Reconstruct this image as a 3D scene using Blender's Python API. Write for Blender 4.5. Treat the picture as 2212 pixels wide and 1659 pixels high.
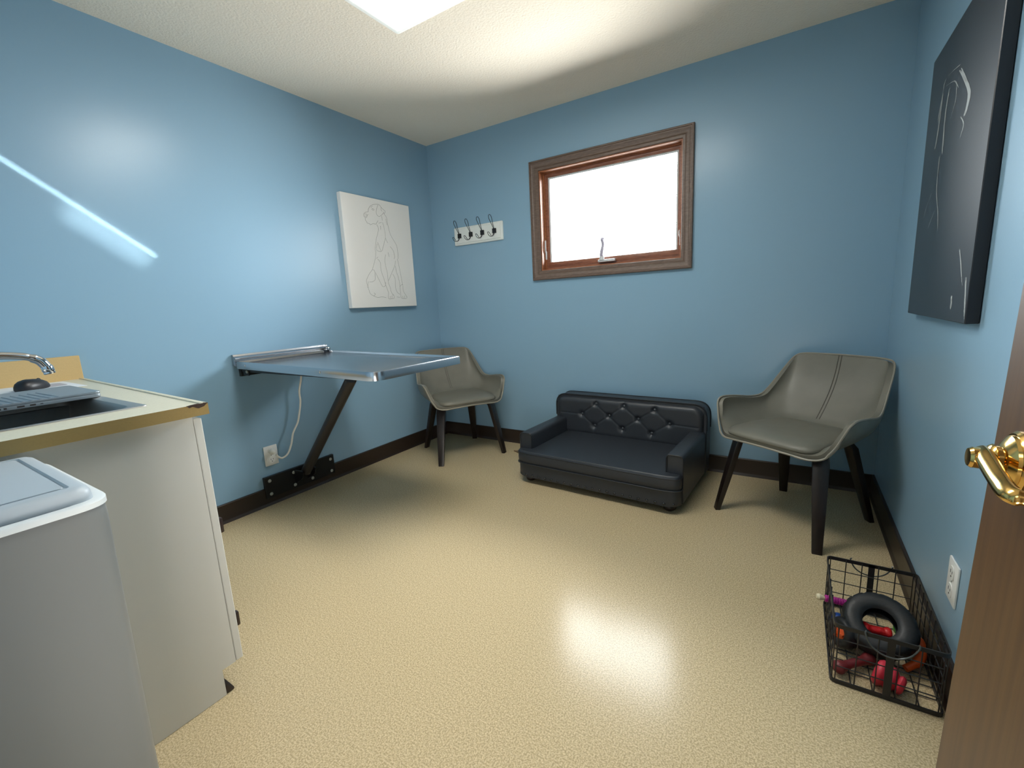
import bpy, bmesh, math, random
from mathutils import Vector, Matrix
random.seed(7)
for o in list(bpy.data.objects):
    bpy.data.objects.remove(o)
SC = bpy.context.scene
COL = SC.collection
PI = math.pi
W, H, FY = 3.056, 2.44, -3.10      # room width, height, inner face of the doorway wall

# ---------------------------------------------------------------- camera
cd = bpy.data.cameras.new('camera')
cd.sensor_fit = 'HORIZONTAL'; cd.sensor_width = 36.0; cd.lens = 960.14 / 2212 * 36.0
cd.clip_start = 0.02; cd.clip_end = 100
cam = bpy.data.objects.new('camera', cd); COL.objects.link(cam)
cam.location = (2.6415, -2.9956, 1.1226)
cam.rotation_euler = (1.3945, 0.0486, 0.5606)
SC.camera = cam

# ---------------------------------------------------------------- light and exposure
SC.view_settings.view_transform = 'Standard'
SC.view_settings.look = 'None'
SC.view_settings.exposure = 0.06
SC.view_settings.gamma = 1.0
SC.view_settings.use_curve_mapping = False
cy = SC.cycles
cy.use_denoising = True
cy.max_bounces = 8; cy.diffuse_bounces = 5; cy.glossy_bounces = 4; cy.transmission_bounces = 6; cy.transparent_max_bounces = 8
cy.sample_clamp_indirect = 6.0
cy.caustics_reflective = False; cy.caustics_refractive = False
wd = bpy.data.worlds.new('daylight'); SC.world = wd; wd.use_nodes = True
bg = wd.node_tree.nodes['Background']
# pale overcast sky over a duller ground
_tc = wd.node_tree.nodes.new('ShaderNodeTexCoord'); _sx = wd.node_tree.nodes.new('ShaderNodeSeparateXYZ')
_mr = wd.node_tree.nodes.new('ShaderNodeMapRange'); _mr.interpolation_type = 'SMOOTHSTEP'
SKY, GROUND = 50.0, 22.0
for k, v in (('From Min', -0.12), ('From Max', 0.10), ('To Min', GROUND), ('To Max', SKY)): _mr.inputs[k].default_value = v
wd.node_tree.links.new(_tc.outputs['Generated'], _sx.inputs['Vector']); wd.node_tree.links.new(_sx.outputs['Z'], _mr.inputs['Value'])
wd.node_tree.links.new(_mr.outputs['Result'], bg.inputs['Strength'])
bg.inputs['Color'].default_value = (0.95, 0.975, 1.0, 1)

def area(name, loc, rot, sx, sy, power, color=(1, 1, 1), spread=PI, portal=False):
    d = bpy.data.lights.new(name, 'AREA'); d.shape = 'RECTANGLE'; d.size = sx; d.size_y = sy
    d.energy = power; d.color = color; d.spread = spread
    if portal: d.cycles.is_portal = True
    o = bpy.data.objects.new(name, d); COL.objects.link(o); o.location = loc; o.rotation_euler = rot
    return o
area('window_portal', (1.53, 0.17, 1.70), (-PI/2, 0, 0), 1.0, 0.72, 1.0, portal=True)
area('hall_lamp', (2.2, -3.75, 2.36), (0, 0, 0), 0.9, 0.6, 8.0, (1.0, 0.96, 0.90))
d_ = (Vector((0.1, -1.25, 0.35)) - Vector((3.05, -4.15, 0.75))).to_track_quat('-Z', 'Y').to_euler()
area('hall_low_fill', (3.05, -4.15, 0.75), d_, 0.7, 0.9, 3.0, (1.0, 0.95, 0.87), math.radians(60))  # added fill lamp, aimed low through the doorway at the left wall
d_ = (Vector((0.8, -1.9, 2.4)) - Vector((2.75, -3.55, 0.30))).to_track_quat('-Z', 'Y').to_euler()
area('ceiling_fill', (2.75, -3.55, 0.30), d_, 0.6, 0.5, 12.0, (1.0, 0.95, 0.88), math.radians(120))  # added lamp low in the hall that brightens the ceiling at the left
# unseen lamps in mid-air, added to throw the bright streak on the left wall
def streak_lamp(name, wall_c, length, width, power, spread):
    d = Vector((0, .80, -.60)); n = Vector((-.80, .30, .52)).normalized()
    X = d - n * n.dot(d); k = X.length; X.normalize(); Z = -n; Y = Z.cross(X)
    o = area(name, (0, 0, 0), (0, 0, 0), length * k, width, power, (1.0, 0.98, 0.90), math.radians(spread))
    m = Matrix((X, Y, Z)).transposed().to_4x4(); m.translation = Vector(wall_c) - n * 0.80
    o.matrix_world = m
streak_lamp('streak_lamp_line', (0, -2.285, 1.642), 0.68, 0.006, 0.07, 2.0)
streak_lamp('streak_lamp_band', (0, -2.180, 1.515), 0.32, 0.045, 0.085, 8.0)
LENS_CENTRE, LENS_EDGE = 20.0, 0.45

# ---------------------------------------------------------------- helpers
def lin(c):
    c = c / 255.0
    return c / 12.92 if c <= 0.04045 else ((c + 0.055) / 1.055) ** 2.4
def rgb(r, g, b): return (lin(r), lin(g), lin(b), 1.0)

def mat(name, col, rough=0.5, metal=0.0, spec=0.5, bump=0.0, bscale=200.0, var=0.0, vscale=8.0, coat=0.0, stretch=None, detail=3.0):
    m = bpy.data.materials.new(name); m.use_nodes = True
    nt = m.node_tree; p = nt.nodes['Principled BSDF']
    p.inputs['Base Color'].default_value = col
    p.inputs['Roughness'].default_value = rough
    p.inputs['Metallic'].default_value = metal
    p.inputs['Specular IOR Level'].default_value = spec
    if coat: p.inputs['Coat Weight'].default_value = coat; p.inputs['Coat Roughness'].default_value = 0.15
    if bump or var:
        tc = nt.nodes.new('ShaderNodeTexCoord'); src = tc.outputs['Object']
        if stretch:
            mp = nt.nodes.new('ShaderNodeMapping'); mp.inputs['Scale'].default_value = stretch
            nt.links.new(src, mp.inputs['Vector']); src = mp.outputs['Vector']
    if bump:
        n = nt.nodes.new('ShaderNodeTexNoise'); n.inputs['Scale'].default_value = bscale; n.inputs['Detail'].default_value = detail
        nt.links.new(src, n.inputs['Vector'])
        b = nt.nodes.new('ShaderNodeBump'); b.inputs['Strength'].default_value = bump; b.inputs['Distance'].default_value = 0.004
        nt.links.new(n.outputs['Fac'], b.inputs['Height']); nt.links.new(b.outputs['Normal'], p.inputs['Normal'])
    if var:
        n = nt.nodes.new('ShaderNodeTexNoise'); n.inputs['Scale'].default_value = vscale; n.inputs['Detail'].default_value = 4.0
        nt.links.new(src, n.inputs['Vector'])
        r = nt.nodes.new('ShaderNodeValToRGB')
        r.color_ramp.elements[0].position = 0.3; r.color_ramp.elements[1].position = 0.7
        r.color_ramp.elements[0].color = tuple(c * (1 - var) for c in col[:3]) + (1,)
        r.color_ramp.elements[1].color = tuple(min(1, c * (1 + var)) for c in col[:3]) + (1,)
        nt.links.new(n.outputs['Fac'], r.inputs['Fac']); nt.links.new(r.outputs['Color'], p.inputs['Base Color'])
    return m

def floor_mat():
    m = mat('speckled_sheet_vinyl', rgb(190, 172, 132), rough=0.19, spec=0.11)
    nt = m.node_tree; p = nt.nodes['Principled BSDF']
    tc = nt.nodes.new('ShaderNodeTexCoord')
    def ns(scale, detail):
        n = nt.nodes.new('ShaderNodeTexNoise'); n.inputs['Scale'].default_value = scale; n.inputs['Detail'].default_value = detail
        nt.links.new(tc.outputs['Object'], n.inputs['Vector']); return n
    n1 = ns(240.0, 1.0); n2 = ns(110.0, 2.0)
    r1 = nt.nodes.new('ShaderNodeValToRGB'); e = r1.color_ramp.elements
    e[0].position = 0.36; e[0].color = rgb(166, 148, 114); e[1].position = 0.64; e[1].color = rgb(206, 187, 152)
    mid = r1.color_ramp.elements.new(0.5); mid.color = rgb(188, 169, 134)
    nt.links.new(n1.outputs['Fac'], r1.inputs['Fac'])
    r2 = nt.nodes.new('ShaderNodeValToRGB'); e = r2.color_ramp.elements
    e[0].position = 0.4; e[0].color = (0.95, 0.95, 0.95, 1); e[1].position = 0.6; e[1].color = (1.03, 1.03, 1.02, 1)
    nt.links.new(n2.outputs['Fac'], r2.inputs['Fac'])
    mx = nt.nodes.new('ShaderNodeMix'); mx.data_type = 'RGBA'; mx.blend_type = 'MULTIPLY'; mx.inputs['Factor'].default_value = 1.0
    nt.links.new(r1.outputs['Color'], mx.inputs['A']); nt.links.new(r2.outputs['Color'], mx.inputs['B'])
    nt.links.new(mx.outputs['Result'], p.inputs['Base Color'])
    b = nt.nodes.new('ShaderNodeBump'); b.inputs['Strength'].default_value = 0.055; b.inputs['Distance'].default_value = 0.003
    nt.links.new(ns(90.0, 2.0).outputs['Fac'], b.inputs['Height']); nt.links.new(b.outputs['Normal'], p.inputs['Normal'])
    return m

def wood_mat(name, dark, light, rough=0.4, sc=(3.0, 40.0, 40.0)):
    m = mat(name, light, rough=rough)
    nt = m.node_tree; p = nt.nodes['Principled BSDF']
    tc = nt.nodes.new('ShaderNodeTexCoord'); mp = nt.nodes.new('ShaderNodeMapping'); mp.inputs['Scale'].default_value = sc
    nt.links.new(tc.outputs['Object'], mp.inputs['Vector'])
    n = nt.nodes.new('ShaderNodeTexNoise'); n.inputs['Scale'].default_value = 2.0; n.inputs['Detail'].default_value = 6.0
    nt.links.new(mp.outputs['Vector'], n.inputs['Vector'])
    r = nt.nodes.new('ShaderNodeValToRGB'); e = r.color_ramp.elements
    e[0].position = 0.3; e[0].color = dark; e[1].position = 0.7; e[1].color = light
    nt.links.new(n.outputs['Fac'], r.inputs['Fac']); nt.links.new(r.outputs['Color'], p.inputs['Base Color'])
    b = nt.nodes.new('ShaderNodeBump'); b.inputs['Strength'].default_value = 0.08; b.inputs['Distance'].default_value = 0.002
    nt.links.new(n.outputs['Fac'], b.inputs['Height']); nt.links.new(b.outputs['Normal'], p.inputs['Normal'])
    return m

def glass_mat():
    m = bpy.data.materials.new('window_glass'); m.use_nodes = True
    nt = m.node_tree; nt.nodes.remove(nt.nodes['Principled BSDF']); out = nt.nodes['Material Output']
    t = nt.nodes.new('ShaderNodeBsdfTransparent'); t.inputs['Color'].default_value = (0.97, 0.985, 0.98, 1)
    g = nt.nodes.new('ShaderNodeBsdfGlossy'); g.inputs['Roughness'].default_value = 0.02
    f = nt.nodes.new('ShaderNodeFresnel'); f.inputs['IOR'].default_value = 1.3
    mx = nt.nodes.new('ShaderNodeMixShader')
    nt.links.new(f.outputs['Fac'], mx.inputs['Fac']); nt.links.new(t.outputs['BSDF'], mx.inputs[1]); nt.links.new(g.outputs['BSDF'], mx.inputs[2])
    nt.links.new(mx.outputs['Shader'], out.inputs['Surface'])
    return m

def lens_mat():
    # prismatic acrylic lens of the ceiling lamp: ribbed, and it gives off light
    m = mat('prismatic_acrylic_lens', rgb(196, 204, 198), rough=0.25)
    nt = m.node_tree; p = nt.nodes['Principled BSDF']
    tc = nt.nodes.new('ShaderNodeTexCoord')
    p.inputs['Emission Color'].default_value = (1.0, 1.0, 0.95, 1)
    # the tubes sit over the middle of the lens, its wrapped edges glow far less
    sx = nt.nodes.new('ShaderNodeSeparateXYZ'); nt.links.new(tc.outputs['Object'], sx.inputs['Vector'])
    def mth(op, a, b):
        q = nt.nodes.new('ShaderNodeMath'); q.operation = op
        for i, v in enumerate((a, b)):
            if isinstance(v, (int, float)): q.inputs[i].default_value = v
            else: nt.links.new(v, q.inputs[i])
        return q.outputs[0]
    ex = mth('SUBTRACT', 0.605, mth('ABSOLUTE', mth('SUBTRACT', sx.outputs['X'], 1.605), 0))
    ey = mth('SUBTRACT', 0.310, mth('ABSOLUTE', mth('SUBTRACT', sx.outputs['Y'], -1.58), 0))
    mr = nt.nodes.new('ShaderNodeMapRange'); mr.interpolation_type = 'SMOOTHSTEP'
    nt.links.new(mth('MINIMUM', ex, ey), mr.inputs['Value'])
    mr.inputs['From Min'].default_value = 0.040; mr.inputs['From Max'].default_value = 0.16
    mr.inputs['To Min'].default_value = LENS_EDGE; mr.inputs['To Max'].default_value = LENS_CENTRE
    nt.links.new(mr.outputs['Result'], p.inputs['Emission Strength'])
    w = nt.nodes.new('ShaderNodeTexWave'); w.inputs['Scale'].default_value = 60.0; w.bands_direction = 'X'
    nt.links.new(tc.outputs['Object'], w.inputs['Vector'])
    b = nt.nodes.new('ShaderNodeBump'); b.inputs['Strength'].default_value = 0.3; b.inputs['Distance'].default_value = 0.003
    nt.links.new(w.outputs['Fac'], b.inputs['Height']); nt.links.new(b.outputs['Normal'], p.inputs['Normal'])
    return m

M = {}
M['wall'] = mat('blue_wall_paint', rgb(135, 168, 190), rough=0.28, spec=0.40, bump=0.03, bscale=260.0)
M['ceiling'] = mat('textured_ceiling_paint', rgb(250, 236, 216), rough=0.9, spec=0.2, bump=0.85, bscale=95.0, detail=4.0)
M['floor'] = floor_mat()
M['hall'] = mat('hall_paint', rgb(190, 180, 165), rough=0.7)
M['base'] = mat('dark_brown_baseboard', rgb(44, 33, 25), rough=0.32, spec=0.5)
M['toe'] = mat('dark_brown_cove_toe', rgb(48, 37, 30), rough=0.22, spec=0.5)
M['casing'] = wood_mat('brown_window_casing', rgb(92, 75, 65), rgb(112, 93, 81), 0.42, (14.0, 60.0, 60.0))
M['jamb'] = wood_mat('reddish_window_wood', rgb(128, 76, 48), rgb(170, 108, 70), 0.42, (10.0, 50.0, 50.0))
M['sash'] = wood_mat('reddish_sash_wood', rgb(116, 70, 50), rgb(150, 96, 70), 0.42, (10.0, 50.0, 50.0))
M['crank'] = mat('grey_crank_metal', rgb(186, 180, 200), rough=0.45)
M['gasket'] = mat('pale_gasket', rgb(200, 202, 204), rough=0.5)
M['glass'] = glass_mat()
M['white_plastic'] = mat('white_plastic', rgb(228, 228, 224), rough=0.35)
M['slot'] = mat('dark_slot', rgb(40, 38, 36), rough=0.7)
M['steel'] = mat('brushed_stainless', rgb(196, 198, 202), rough=0.20, metal=1.0, bump=0.03, bscale=60.0, stretch=(1.0, 60.0, 1.0))
M['steel_soft'] = mat('satin_stainless_bowl', rgb(186, 184, 180), rough=0.42, metal=1.0)
M['chrome'] = mat('chrome', rgb(214, 216, 220), rough=0.07, metal=1.0)
M['brass'] = mat('polished_brass', rgb(222, 184, 110), rough=0.13, metal=1.0)
M['black_metal'] = mat('black_powder_coat', rgb(15, 15, 16), rough=0.42, bump=0.05, bscale=400.0)
M['tube'] = mat('dark_bronze_tube', rgb(40, 36, 33), rough=0.40, bump=0.05, bscale=300.0)
M['screw'] = mat('pale_screw_head', rgb(170, 172, 164), rough=0.4, metal=0.4)
M['leather'] = mat('grey_taupe_leather', rgb(112, 109, 98), rough=0.42, bump=0.10, bscale=260.0, var=0.05, vscale=14.0)
M['leather_pipe'] = mat('grey_leather_piping', rgb(140, 135, 122), rough=0.4)
M['seam'] = mat('dark_grey_seam', rgb(88, 85, 76), rough=0.55)
M['espresso'] = wood_mat('espresso_wood', rgb(20, 14, 12), rgb(36, 26, 22), 0.34, (30.0, 30.0, 4.0))
M['sofa'] = mat('charcoal_faux_leather', rgb(44, 48, 54), rough=0.42, bump=0.12, bscale=220.0)
M['sofa_pipe'] = mat('charcoal_piping', rgb(30, 33, 38), rough=0.38)
M['button'] = mat('charcoal_button', rgb(60, 65, 70), rough=0.3)
M['stud'] = mat('dark_nailhead', rgb(34, 36, 38), rough=0.25, spec=0.6)
M['canvas'] = mat('white_canvas', rgb(232, 230, 226), rough=0.75, bump=0.08, bscale=500.0)
M['pencil'] = mat('grey_pencil_line', rgb(150, 148, 144), rough=0.8)
M['dark_canvas'] = mat('black_glossy_canvas', rgb(33, 32, 36), rough=0.34, bump=0.06, bscale=350.0)
M['chalk'] = mat('grey_white_brush_line', rgb(150, 156, 156), rough=0.6)
M['rail'] = mat('white_painted_wood', rgb(226, 230, 226), rough=0.45)
M['hookwire'] = mat('black_wire', rgb(14, 14, 20), rough=0.38)
M['laminate'] = mat('pale_speckled_laminate', rgb(205, 200, 178), rough=0.42, var=0.05, vscale=160.0)
M['tan_edge'] = mat('tan_laminate_edge', rgb(148, 125, 77), rough=0.45, var=0.04, vscale=200.0)
M['tan_splash'] = mat('tan_splash_laminate', rgb(198, 168, 116), rough=0.45, var=0.03, vscale=200.0)
M['chip'] = mat('dark_particle_board', rgb(58, 42, 34), rough=0.9, bump=0.5, bscale=300.0)
M['cabinet'] = mat('grey_cabinet_laminate', rgb(206, 206, 200), rough=0.5, bump=0.03, bscale=180.0)
M['brown_plastic'] = mat('brown_black_hinge', rgb(46, 34, 32), rough=0.35)
M['bin'] = mat('grey_bin_plastic', rgb(118, 121, 121), rough=0.34, spec=0.5)
M['bin_rim'] = mat('pale_bin_rim', rgb(214, 220, 222), rough=0.35)
M['bin_lid'] = mat('blue_grey_lid_plastic', rgb(172, 182, 190), rough=0.4)
M['laptop'] = mat('silver_aluminium', rgb(150, 160, 168), rough=0.36, metal=0.6)
M['black_rubber'] = mat('black_rubber', rgb(24, 25, 27), rough=0.5, bump=0.15, bscale=150.0)
M['mouse'] = mat('black_mouse_plastic', rgb(22, 21, 25), rough=0.4)
M['paper'] = mat('white_paper', rgb(226, 228, 232), rough=0.7)
M['print'] = mat('grey_print', rgb(176, 172, 178), rough=0.7)
M['cord'] = mat('white_cord', rgb(222, 218, 206), rough=0.45)
M['door'] = wood_mat('brown_door_veneer', rgb(74, 50, 26), rgb(90, 63, 33), 0.45, (40.0, 40.0, 1.5))
M['wire'] = mat('black_basket_wire', rgb(34, 32, 32), rough=0.4)
M['grey_wire'] = mat('grey_wire_handle', rgb(92, 94, 92), rough=0.35, metal=0.5)
M['orange'] = mat('orange_rubber', rgb(214, 84, 26), rough=0.4)
M['red'] = mat('red_nylon', rgb(200, 30, 32), rough=0.35, bump=0.6, bscale=120.0)
M['pinkred'] = mat('pinkish_red_rubber', rgb(196, 46, 62), rough=0.45)
M['maroon'] = mat('maroon_rubber', rgb(112, 36, 38), rough=0.45)
M['magenta'] = mat('magenta_bristle_rubber', rgb(170, 24, 130), rough=0.5, bump=0.6, bscale=200.0)
M['cream'] = mat('cream_nylon', rgb(222, 210, 176), rough=0.5)
M['blue'] = mat('blue_rubber', rgb(34, 84, 170), rough=0.4)
M['green'] = mat('green_rubber', rgb(92, 170, 60), rough=0.45)
M['cardboard'] = mat('brown_cardboard', rgb(120, 98, 74), rough=0.85)
M['lens'] = lens_mat()
M['lamp_housing'] = mat('white_lamp_housing', rgb(225, 228, 222), rough=0.5)

def tag(o, label=None, cat=None, group=None, kind=None):
    if label: o['label'] = label
    if cat: o['category'] = cat
    if group: o['group'] = group
    if kind: o['kind'] = kind
    return o

def thing(name, label, cat, loc=(0, 0, 0), rz=0.0, group=None):
    o = bpy.data.objects.new(name, None); COL.objects.link(o)
    o.location = loc; o.rotation_euler = (0, 0, rz); o.empty_display_size = 0.05
    return tag(o, label, cat, group)

def obj(name, bm, m, parent=None, angle=35.0, label=None, loc=None, rot=None):
    bmesh.ops.recalc_face_normals(bm, faces=bm.faces[:])
    lim = math.radians(angle)
    for f in bm.faces: f.smooth = len(f.verts) <= 8
    for e in bm.edges:
        if len(e.link_faces) == 2: e.smooth = e.calc_face_angle(0.0) < lim
        else: e.smooth = False
    me = bpy.data.meshes.new(name); bm.to_mesh(me); bm.free()
    if isinstance(m, (list, tuple)):
        for k in m: me.materials.append(k)
    else: me.materials.append(m)
    o = bpy.data.objects.new(name, me); COL.objects.link(o)
    if parent is not None: o.parent = parent
    if loc: o.location = loc
    if rot: o.rotation_euler = rot
    if label: o['label'] = label
    return o

def struct(name, bm, m, parent=None, label=None, angle=35.0):
    o = obj(name, bm, m, parent, angle, label)
    if parent is None: o['kind'] = 'structure'
    return o

def NB(): return bmesh.new()

def box(bm, x0, x1, y0, y1, z0, z1, bev=0.0, seg=2, mi=0):
    vs = [bm.verts.new(p) for p in ((x0,y0,z0),(x1,y0,z0),(x1,y1,z0),(x0,y1,z0),(x0,y0,z1),(x1,y0,z1),(x1,y1,z1),(x0,y1,z1))]
    fs = [bm.faces.new([vs[i] for i in q]) for q in ((0,3,2,1),(4,5,6,7),(0,1,5,4),(1,2,6,5),(2,3,7,6),(3,0,4,7))]
    for f in fs: f.material_index = mi
    if bev:
        es = set(e for f in fs for e in f.edges)
        bmesh.ops.bevel(bm, geom=list(es), offset=bev, segments=seg, profile=0.5, affect='EDGES', clamp_overlap=True, material=mi)
    return bm

def extrude_poly(bm, pts, a0, a1, axis='z', bev=0.0, seg=2):
    """closed outline pts (2D) extruded along axis from a0 to a1"""
    def P(u, v, a):
        return {'z': (u, v, a), 'y': (u, a, v), 'x': (a, u, v)}[axis]
    b = [bm.verts.new(P(u, v, a0)) for u, v in pts]; t = [bm.verts.new(P(u, v, a1)) for u, v in pts]
    n = len(pts); fs = [bm.faces.new(b[::-1]), bm.faces.new(t)]
    for i in range(n): bm.faces.new([b[i], b[(i+1) % n], t[(i+1) % n], t[i]])
    if bev:
        es = set(fs[0].edges) | set(fs[1].edges)
        bmesh.ops.bevel(bm, geom=list(es), offset=bev, segments=seg, profile=0.5, affect='EDGES', clamp_overlap=True)
    return bm

def rounded(pts, r, n=5):
    """round the corners of a closed polygon; r a number or one per corner"""
    out = []; N = len(pts)
    for i in range(N):
        rr = r[i] if isinstance(r, (list, tuple)) else r
        p = Vector(pts[i]); a = Vector(pts[i-1]); b = Vector(pts[(i+1) % N])
        if rr <= 0: out.append(tuple(p)); continue
        da = (a - p); db = (b - p); k = min(rr, da.length * 0.49, db.length * 0.49)
        s = p + da.normalized() * k; e = p + db.normalized() * k
        for j in range(n + 1):
            t = j / n; q = s * (1-t)**2 + p * 2*t*(1-t) + e * t*t
            out.append((q.x, q.y))
    return out

def cat(pts, n=6, closed=False):
    P = [Vector(p) for p in pts]; out = []; N = len(P)
    for i in range(N if closed else N - 1):
        if closed: a, b, c, d = P[(i-1) % N], P[i], P[(i+1) % N], P[(i+2) % N]
        else: a, b, c, d = P[max(i-1, 0)], P[i], P[i+1], P[min(i+2, N-1)]
        for j in range(n):
            t = j / n
            out.append(0.5 * ((2*b) + (c-a)*t + (2*a-5*b+4*c-d)*t*t + (3*b-a-3*c+d)*t**3))
    if not closed: out.append(P[-1])
    return out

def tube(bm, pts, r, n=8, closed=False, cap=True, flat=1.0):
    P = [Vector(p) for p in pts]; N = len(P); rings = []
    up = None
    for i in range(N):
        if closed: t = P[(i+1) % N] - P[i-1]
        else: t = P[min(i+1, N-1)] - P[max(i-1, 0)]
        if t.length < 1e-9: t = Vector((0, 0, 1))
        t.normalize()
        if up is None: up = t.orthogonal()
        else:
            up = up - t * up.dot(t)
            if up.length < 1e-6: up = t.orthogonal()
        up.normalize(); sd = t.cross(up)
        rr = r[i] if isinstance(r, (list, tuple)) else r
        rings.append([bm.verts.new(P[i] + up * rr * math.cos(2*PI*k/n) + sd * rr * flat * math.sin(2*PI*k/n)) for k in range(n)])
    for i in range(N if closed else N - 1):
        a, b = rings[i], rings[(i+1) % N]; s = 0
        if closed and i == N - 1:
            s = min(range(n), key=lambda q: (a[0].co - b[q].co).length)
        for k in range(n): bm.faces.new([a[k], a[(k+1) % n], b[(k+1+s) % n], b[(k+s) % n]])
    if cap and not closed:
        bm.faces.new(rings[0][::-1]); bm.faces.new(rings[-1])
    return bm

def lathe(bm, prof, n=24, mtx=None):
    """prof: (r, z) list turned round z; r = 0 closes an end"""
    rings = []
    for r, z in prof:
        if r < 1e-6: rings.append([bm.verts.new((0, 0, z))])
        else: rings.append([bm.verts.new((r*math.cos(2*PI*k/n), r*math.sin(2*PI*k/n), z)) for k in range(n)])
    for a, b in zip(rings, rings[1:]):
        for k in range(n):
            k2 = (k+1) % n
            if len(a) == 1 and len(b) == 1: continue
            if len(a) == 1: bm.faces.new([a[0], b[k2], b[k]])
            elif len(b) == 1: bm.faces.new([a[k], a[k2], b[0]])
            else: bm.faces.new([a[k], a[k2], b[k2], b[k]])
    for R in (rings[0], rings[-1]):
        if len(R) > 1: bm.faces.new(R)
    if mtx is not None:
        vs = [v for r in rings for v in r]
        bmesh.ops.transform(bm, matrix=mtx, verts=vs)
    return bm

def aim(p, d, roll=0.0):
    """matrix that puts the z axis along d at p"""
    return Matrix.Translation(Vector(p)) @ Vector(d).to_track_quat('Z', 'Y').to_matrix().to_4x4() @ Matrix.Rotation(roll, 4, 'Z')

def bars(bm, a, b, w, h):
    """flat bar from a to b: w across (horizontal), h along z"""
    a = Vector(a); b = Vector(b); t = (b - a).normalized()
    z = Vector((0, 0, 1)); s = t.cross(z)
    if s.length < 1e-4: s = Vector((1, 0, 0)); z = Vector((0, 1, 0))
    s.normalize(); z = s.cross(t).normalized()
    q = [p + s*i*w/2 + z*j*h/2 for p in (a, b) for i, j in ((-1,-1),(1,-1),(1,1),(-1,1))]
    v = [bm.verts.new(p) for p in q]
    for f in ((3,2,1,0),(4,5,6,7),(0,1,5,4),(1,2,6,5),(2,3,7,6),(3,0,4,7)): bm.faces.new([v[i] for i in f])
    return bm

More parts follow.
